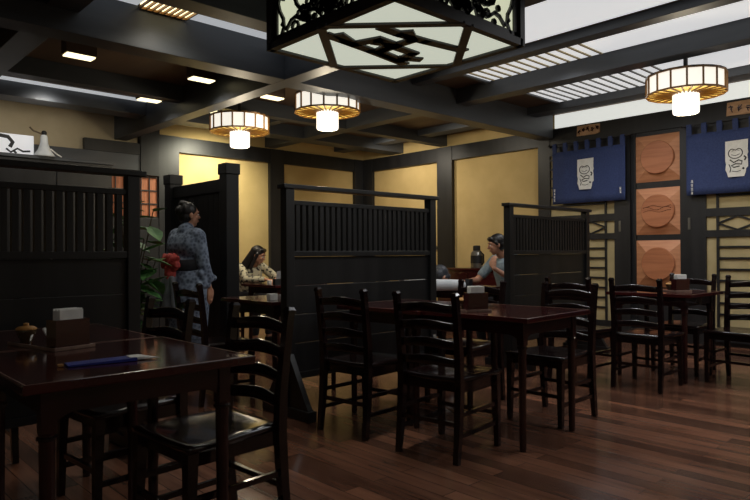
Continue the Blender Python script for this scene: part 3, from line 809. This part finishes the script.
for k in range(14):
    a = rl.uniform(0,2*PI); r_ = rl.uniform(.05,.26); hh = rl.uniform(.75,1.5)
    base = Vector((rl.uniform(-.06,.06),rl.uniform(-.06,.06),.3)); tip = Vector((r_*math.cos(a),r_*math.sin(a),hh)); mid = (base+tip)/2+Vector((0,0,.06))
    stm.sweep([base,mid,tip], [.008,.006,.004], n=6)
    for q in range(8):
        t_ = .25+.75*q/7; p = base.lerp(tip,t_); aa = rl.uniform(0,2*PI); L = rl.uniform(.14,.24); el = rl.uniform(-.5,.6)
        d = Vector((math.cos(aa)*math.cos(el),math.sin(aa)*math.cos(el),math.sin(el))); sd = d.cross(Vector((0,0,1))).normalized(); up = sd.cross(d)
        prof = [(0,.002),(.2,.3),(.45,.42),(.7,.3),(.9,.12),(1,.005)]
        L_ = []; 
        rings = [[p+d*L*u+sd*L*w_*.9-up*L*.25*u*u, p+d*L*u+up*.003-up*L*.25*u*u-up*L*w_*.18, p+d*L*u-sd*L*w_*.9-up*L*.25*u*u, p+d*L*u-up*.003-up*L*.25*u*u-up*L*w_*.2] for u,w_ in prof]
        lf.loft(rings)
stm.build('stems', STEM, pl); lf.build('foliage', LEAF, pl, smooth=False)

# ------------------------------------------------------------------ people
def hand(b, wrist, d, palm_n, side, curl=.35, sc=1.0):
    """palm with five fingers; d finger direction, palm_n direction the palm faces, side toward the thumb"""
    d = Vector(d).normalized(); n = Vector(palm_n); n = (n-d*n.dot(d)).normalized(); s_ = d.cross(n).normalized()
    if s_.dot(Vector(side)) < 0: s_ = -s_
    w = Vector(wrist)
    for k in range(4):
        off = s_*(.030-.020*k)*sc
        root = w+d*.02*sc+off*.5; kn = w+d*(.078-.004*abs(k-1))*sc+off
        b.cap(root,.014*sc,kn,.0105*sc)
        L = (.042,.047,.044,.034)[k]*sc; c = curl; p = kn; dr = d
        for q in range(3):
            dr = (dr*math.cos(c)+n*math.sin(c)).normalized() if q==0 else (dr*math.cos(c)+(n-dr*n.dot(dr)).normalized()*math.sin(c)).normalized()
            e = p+dr*L*(1,.7,.55)[q]; b.cap(p,(.0098-.0009*q)*sc,e,(.0092-.0010*q)*sc); p = e
    t0 = w+d*.02*sc+s_*.018*sc; t1 = w+d*.045*sc+s_*.046*sc+n*.012*sc; t2 = t1+(d*.8+s_*.35+n*.3).normalized()*.032*sc; t3 = t2+(d+n*.4).normalized()*.026*sc
    b.cap(t0,.015*sc,t1,.0125*sc); b.cap(t1,.0115*sc,t2,.0105*sc); b.cap(t2,.0105*sc,t3,.009*sc)
def head(b, c, f, up=(0,0,1), sc=1.0):
    """head centre c, face direction f"""
    f = Vector(f).normalized(); u = Vector(up); u = (u-f*u.dot(f)).normalized(); l = u.cross(f).normalized()
    M = Matrix((f,l,u)).transposed(); c = Vector(c)
    P = lambda x,y,z: c+M@Vector((x*sc,y*sc,z*sc))
    b.ell(P(-.012,0,.022),(.094*sc,.074*sc,.090*sc),M)
    b.ell(P(.020,0,-.030),(.066*sc,.058*sc,.075*sc),M)
    b.ell(P(.045,0,-.085),(.028*sc,.028*sc,.020*sc),M)          # chin
    b.cap(P(.080,0,.018),.007*sc,P(.098,0,-.018),.012*sc)        # nose
    for sy in (-1,1):
        b.ell(P(.058,sy*.034,-.018),(.022*sc,.02*sc,.022*sc),M)   # cheeks
        b.ell(P(-.008,sy*.075,-.008),(.018*sc,.010*sc,.030*sc),M) # ears
        b.cap(P(.078,sy*.012,.030),.008*sc,P(.066,sy*.05,.032),.008*sc) # brow ridge
    b.cap(P(.082,-.015,-.052),.007*sc,P(.082,.015,-.052),.007*sc) # lips
    return P, M
def face_bits(P, M, parent, sc=1.0):
    for sy in (-1,1):
        e = MB(); e.ell(P(.073,sy*.030,.006),(.010*sc,.015*sc,.008*sc),M,10); o = e.build('eye', WHITE, parent, smooth=True)
        e = MB(); e.ell(P(.081,sy*.029,.006),(.004*sc,.006*sc,.006*sc),M,8); e.build('pupil', BLACK, o, smooth=True)
        e = MB(); e.cap(P(.086,sy*.015,.036),.003*sc,P(.072,sy*.048,.036),.0025*sc); e.build('eyebrow', HAIR, parent, smooth=True)
    e = MB(); e.cap(P(.089,-.014,-.052),.004*sc,P(.089,.014,-.052),.004*sc); e.build('mouth', mat('lip',srgb(150,84,76),rough=.5), parent, smooth=True)

# --- standing woman in kimono (local +x is her facing)
W = thing('person','person in blue-grey patterned kimono with red bow sash standing seen from behind','person',(2.68,5.33,0),R(16))
b = MB()
for sy in (-1,1):
    b.cap((0,sy*.08,.86),.085,(.01,sy*.07,.46),.055); b.cap((.01,sy*.07,.46),.05,(-.01,sy*.065,.08),.034)
    b.cap((-.03,sy*.065,.04),.034,(.10,sy*.07,.028),.026)
b.cap((0,-.04,.90),.12,(0,.04,.90),.12); b.cap((0,0,.95),.115,(-.01,0,1.22),.12); b.cap((-.01,-.12,1.27),.06,(-.01,.12,1.27),.06)
b.cap((0,0,1.27),.055,(.015,0,1.40),.046)
P,M = head(b,(.02,0,1.475),(1,-.42,-.03))
for sy in (-1,1):
    el = (-.02 if sy>0 else .0, sy*.20,1.02); wr = (.05 if sy>0 else .06, sy*.215,.82)
    b.cap((-.01,sy*.155,1.27),.05,el,.038); b.cap(el,.036,wr,.024)
    hand(b, wr, (.15,0,-1), (0,-sy,0), (1,0,0), .25)
o = remesh(b.build('body', SKIN, W), .006, 2); face_bits(P,M,W)
k = MB()
k.cap((-.015,-.125,1.285),.075,(-.015,.125,1.285),.075); k.cap((-.015,-.07,1.20),.135,(-.015,.07,1.20),.135); k.cap((0,0,1.0),.165,(0,0,.9),.175)
k.cap((0,-.05,.88),.165,(0,.05,.88),.165); k.cap((0,-.04,.8),.18,(.01,-.03,.16),.13); k.cap((0,.04,.8),.18,(.01,.03,.16),.13)
k.cap((-.03,0,1.33),.072,(-.01,0,1.35),.066)
for sy in (-1,1):
    el = (-.02 if sy>0 else .0, sy*.20,1.03); wr = (.04 if sy>0 else .05, sy*.215,.90)
    k.cap((-.01,sy*.15,1.275),.07,el,.062); k.cap(el,.06,wr,.05)
    dx = .05 if sy>0 else .06
    k.cap((dx-.10,sy*.21,.95),.03,(dx+.05,sy*.22,.90),.03); k.cap((dx-.12,sy*.21,.84),.028,(dx-.02,sy*.22,.84),.028); k.cap((dx-.06,sy*.205,1.0),.045,(dx-.07,sy*.215,.86),.03)
km = remesh(k.build('kimono', KIMONO, W), .009, 3)
hr = MB(); hr.ell(P(-.022,0,.036),(.094,.083,.088),M); hr.ell(P(-.085,0,.035),(.05,.055,.05),M); hr.ell(P(-.04,0,-.02),(.065,.076,.06),M); hr.ell(P(-.06,0,.095),(.045,.05,.035),M)
remesh(hr.build('hair', HAIR, W), .007, 1)
ob = MB(); ob.lathe([(.172,.97),(.181,.98),(.182,1.06),(.174,1.07)], n=28)
ob.build('sash', DARKC, W, smooth=True)
ob = MB()
def crumple(cx,cy,cz,ry,rz,ph):
    for v in bmesh.ops.create_uvsphere(ob.b, u_segments=28, v_segments=18, radius=1)['verts']:
        y, z, x = v.co.y, v.co.z, v.co.x; k = 1+.12*math.sin(7*math.atan2(z,y)+ph)+.06*math.sin(13*math.atan2(z,y)+ph*2)
        sq = 1.15 if abs(abs(y)-abs(z)) < .35 else 1
        v.co = Vector((cx+x*.05*(1+.25*math.sin(6*y+3*z+ph)), cy+y*ry*k*sq, cz+z*rz*k*sq))
crumple(-.205,.035,1.055,.075,.07,.4); crumple(-.21,-.04,1.045,.07,.075,2.1); crumple(-.205,0,.95,.05,.085,3.3)
remesh(ob.build('bow', RED, W), .006, 1)
W.scale = (.96,.96,.985)
ap = MB(); 
for sy in (-1,1): ap.cap((-.23,sy*.05,.9),.022,(-.26,sy*.13,.62),.04)
ap.cap((-.2,0,.92),.05,(-.24,0,.6),.055)
remesh(ap.build('apron_tail', GREYC, W), .009, 2)
for sy in (-1,1): MB().box(-.09,.14,sy*.068-.04,sy*.068+.04,.0,.02,.006).build('sandal', POSTM, W)

# --- seated people
def seated(loc, rz, label, lean, headf, top_mat, sc, head_off, arms, female=False, hair=HAIR, sleeves='long', hup=(0,0,1)):
    W = thing('person', label, 'person', loc, rz)
    b = MB(); hip = Vector((-.08,0,.545)); sh = Vector((-.08+lean[0],0,lean[1])); hd = Vector(head_off)
    for sy in (-1,1):
        kn = (.36,sy*.10,.53); ft = (.30,sy*.10,.07)
        b.cap(hip+Vector((.02,sy*.085,0)),.08,kn,.055); b.cap(kn,.052,ft,.035); b.cap((.28,sy*.10,.032),.03,(.42,sy*.105,.026),.024)
    b.cap(hip+Vector((0,-.06,0)),.10,hip+Vector((0,.06,0)),.10)
    b.cap(hip,.115,sh-Vector((0,0,.08)),.115); b.cap(sh+Vector((0,-.13,0)),.055,sh+Vector((0,.13,0)),.055)
    b.cap(sh+Vector((0,0,.0)),.055,hd+Vector((-.02,0,-.06)),.046)
    P,M = head(b, hd, headf, hup)
    for sy,(el,wr,fd,pn) in zip((1,-1),arms):
        b.cap(sh+Vector((0,sy*.165,0)),.046,el,.037); b.cap(el,.036,wr,.024); hand(b,wr,fd,pn,(0,-sy,.6),.4)
    remesh(b.build('body', SKIN, W), .006, 2); face_bits(P,M,W)
    k = MB(); k.cap(hip,.135,sh-Vector((0,0,.10)),.14); k.cap(sh+Vector((0,-.135,-.01)),.068,sh+Vector((0,.135,-.01)),.068)
    for sy,(el,wr,fd,pn) in zip((1,-1),arms):
        s0 = sh+Vector((0,sy*.165,0)); el = Vector(el); wr = Vector(wr)
        if sleeves == 'long': k.cap(s0,.06,el,.052); k.cap(el,.05,el.lerp(wr,.88),.038)
        else: k.cap(s0,.062,s0.lerp(el,.72),.056)
    remesh(k.build('shirt', top_mat, W), .008, 2)
    q = MB(); q.cap(hip+Vector((0,-.06,-.01)),.118,hip+Vector((0,.06,-.01)),.118)
    for sy in (-1,1):
        q.cap(hip+Vector((.02,sy*.085,0)),.093,(.36,sy*.10,.53),.067); q.cap((.36,sy*.10,.53),.064,(.30,sy*.10,.12),.05)
    remesh(q.build('trousers', DARKC, W), .009, 1)
    for sy in (-1,1):
        z = MB(); z.cap((.27,sy*.10,.035),.035,(.43,sy*.105,.032),.03); z.build('shoe', POSTM, W, smooth=True)
    h_ = MB(); h_.ell(P(-.022,0,.038),(.096,.082,.086),M); h_.ell(P(-.045,0,-.005),(.068,.078,.07),M)
    if female:
        h_.cap(P(-.05,0,-.01),.075,P(-.10,0,-.17),.065); h_.cap(P(-.085,0,-.14),.065,sh+Vector((-.14,0,-.05)),.055)
        for sy in (-1,1): h_.cap(P(.005,sy*.072,.02),.022,P(-.005,sy*.082,-.17),.022)
        h_.cap(P(.045,-.04,.085),.025,P(.045,.04,.085),.025)
    else:
        h_.cap(P(.055,-.035,.075),.028,P(.055,.035,.075),.028)
        for sy in (-1,1): h_.cap(P(.01,sy*.072,.03),.016,P(-.005,sy*.074,.0),.014)
    remesh(h_.build('hair', hair, W), .007, 1)
    return W
seated((5.96,4.19,0),R(168),'man in grey-blue t-shirt seated in profile with hand raised to his chin',(.12,1.02),(.78,-.5,-.2),TEE,1,(.17,0,1.185),
    (((.15,.23,.80),(.33,.14,.93),(-.1,-.3,1),(-1,-.3,0)),((.26,-.22,.79),(.52,-.10,.785),(1,.3,0),(0,0,-1))),sleeves='short')
seated((4.36,4.30,0),0,'person in white top bent over the table with dark grey hair on folded arms',(.28,.79),(.75,.0,-.85),WSHIRT,1,(.53,-.03,.85),
    (((.56,.26,.80),(.68,.05,.795),(0,-1,0),(0,0,-1)),((.50,-.33,.785),(.72,-.14,.785),(.2,1,0),(0,0,-1))),hair=GREYHAIR,hup=(.7,0,.7))
seated((4.40,7.08,0),-PI/2,'long-haired woman in cream and black print top seated bending over her table',(.14,.93),(.75,.62,-.4),CAMO,1,(.22,0,1.08),
    (((.30,.22,.79),(.50,.08,.785),(1,-.2,0),(0,0,-1)),((.30,-.22,.79),(.50,-.08,.785),(1,.2,0),(0,0,-1))),female=True)
#,'watch on the wrist of the man in the t-shirt','watch',(0,0,0)); bpy.data.objects.remove(wt)

# ------------------------------------------------------------------ lights
def spot(name,x,y,z,e,col=(1,.9,.75),size=2.2,blend=.8,rad=.06,tgt=None):
    l = bpy.data.lights.new(name,'SPOT'); l.energy=e; l.color=col; l.spot_size=size; l.spot_blend=blend; l.shadow_soft_size=rad
    o = bpy.data.objects.new(name,l); COL.objects.link(o); o.location=(x,y,z)
    if tgt: o.rotation_euler = (Vector(tgt)-Vector((x,y,z))).to_track_quat('-Z','Y').to_euler()
    return o
def point(name,x,y,z,e,col,rad=.1):
    l = bpy.data.lights.new(name,'POINT'); l.energy=e; l.color=col; l.shadow_soft_size=rad
    o = bpy.data.objects.new(name,l); COL.objects.link(o); o.location=(x,y,z); return o
warm = (1,.86,.62)
point('lantern_glow',6.25,2.37,2.33,18,warm,.09)
point('lantern_glow',4.25,5.27,2.33,16,warm,.09)
point('lantern_glow',4.00,6.62,2.29,16,warm,.09)
spot('square_lantern_glow',2.64,2.64,2.28,45,(1,.97,.88),2.7,.6,.2)
for x,y in ((1.96,5.96),(3.14,5.93),(3.11,7.12),(4.1,6.08),(3.92,7.17)): spot('ceiling_lamp_beam',x,y,2.855,14,(1,.93,.8),2.6,.8,.05)
spot('ceiling_lamp_beam',2.2,4.5,2.95,12,(1,.93,.8),2.6,.8,.08)
for x,y in ((4.3,.5),(4.3,3.2),(5.5,.8),(5.5,3.4)): spot('panel_beam',x,y,2.93,22,(.95,.97,1),2.9,.8,.15)
for x,y in ((6.65,.6),(6.65,3.4)): spot('panel_beam',x,y,2.93,40,(.97,.98,1),2.9,.8,.15)
spot('wall_fill',4.75,8.0,2.82,165,(1,.95,.72),2.4,.9,.08,(4.75,8.86,1.7))  # unseen spot without a fixture, lights the pale yellow back wall
spot('wall_fill',6.9,7.3,2.82,60,(1,.9,.72),2.6,.9,.08,(8,7.6,1.5))  # added spot, no fixture here, brightens the right wall near the corner
spot('wall_fill',6.6,6.0,2.82,30,(1,.9,.72),2.4,.9,.08,(8,6.0,1.5))  # added like the one above, lifts the ochre wall by the sideboard
spot('alcove_fill',2.2,7.6,2.8,14,(1,.94,.84),2.4,.9,.08,(2.2,8.6,2.3))  # added spot with no lamp of its own, brightens the brush painting
point('room_lamp',-.8,-1.2,2.5,20,(.95,.96,1),.25)
w = bpy.data.worlds.new('world'); S.world = w; w.use_nodes = True
w.node_tree.nodes['Background'].inputs[0].default_value = (.5,.6,.8,1); w.node_tree.nodes['Background'].inputs[1].default_value = .02
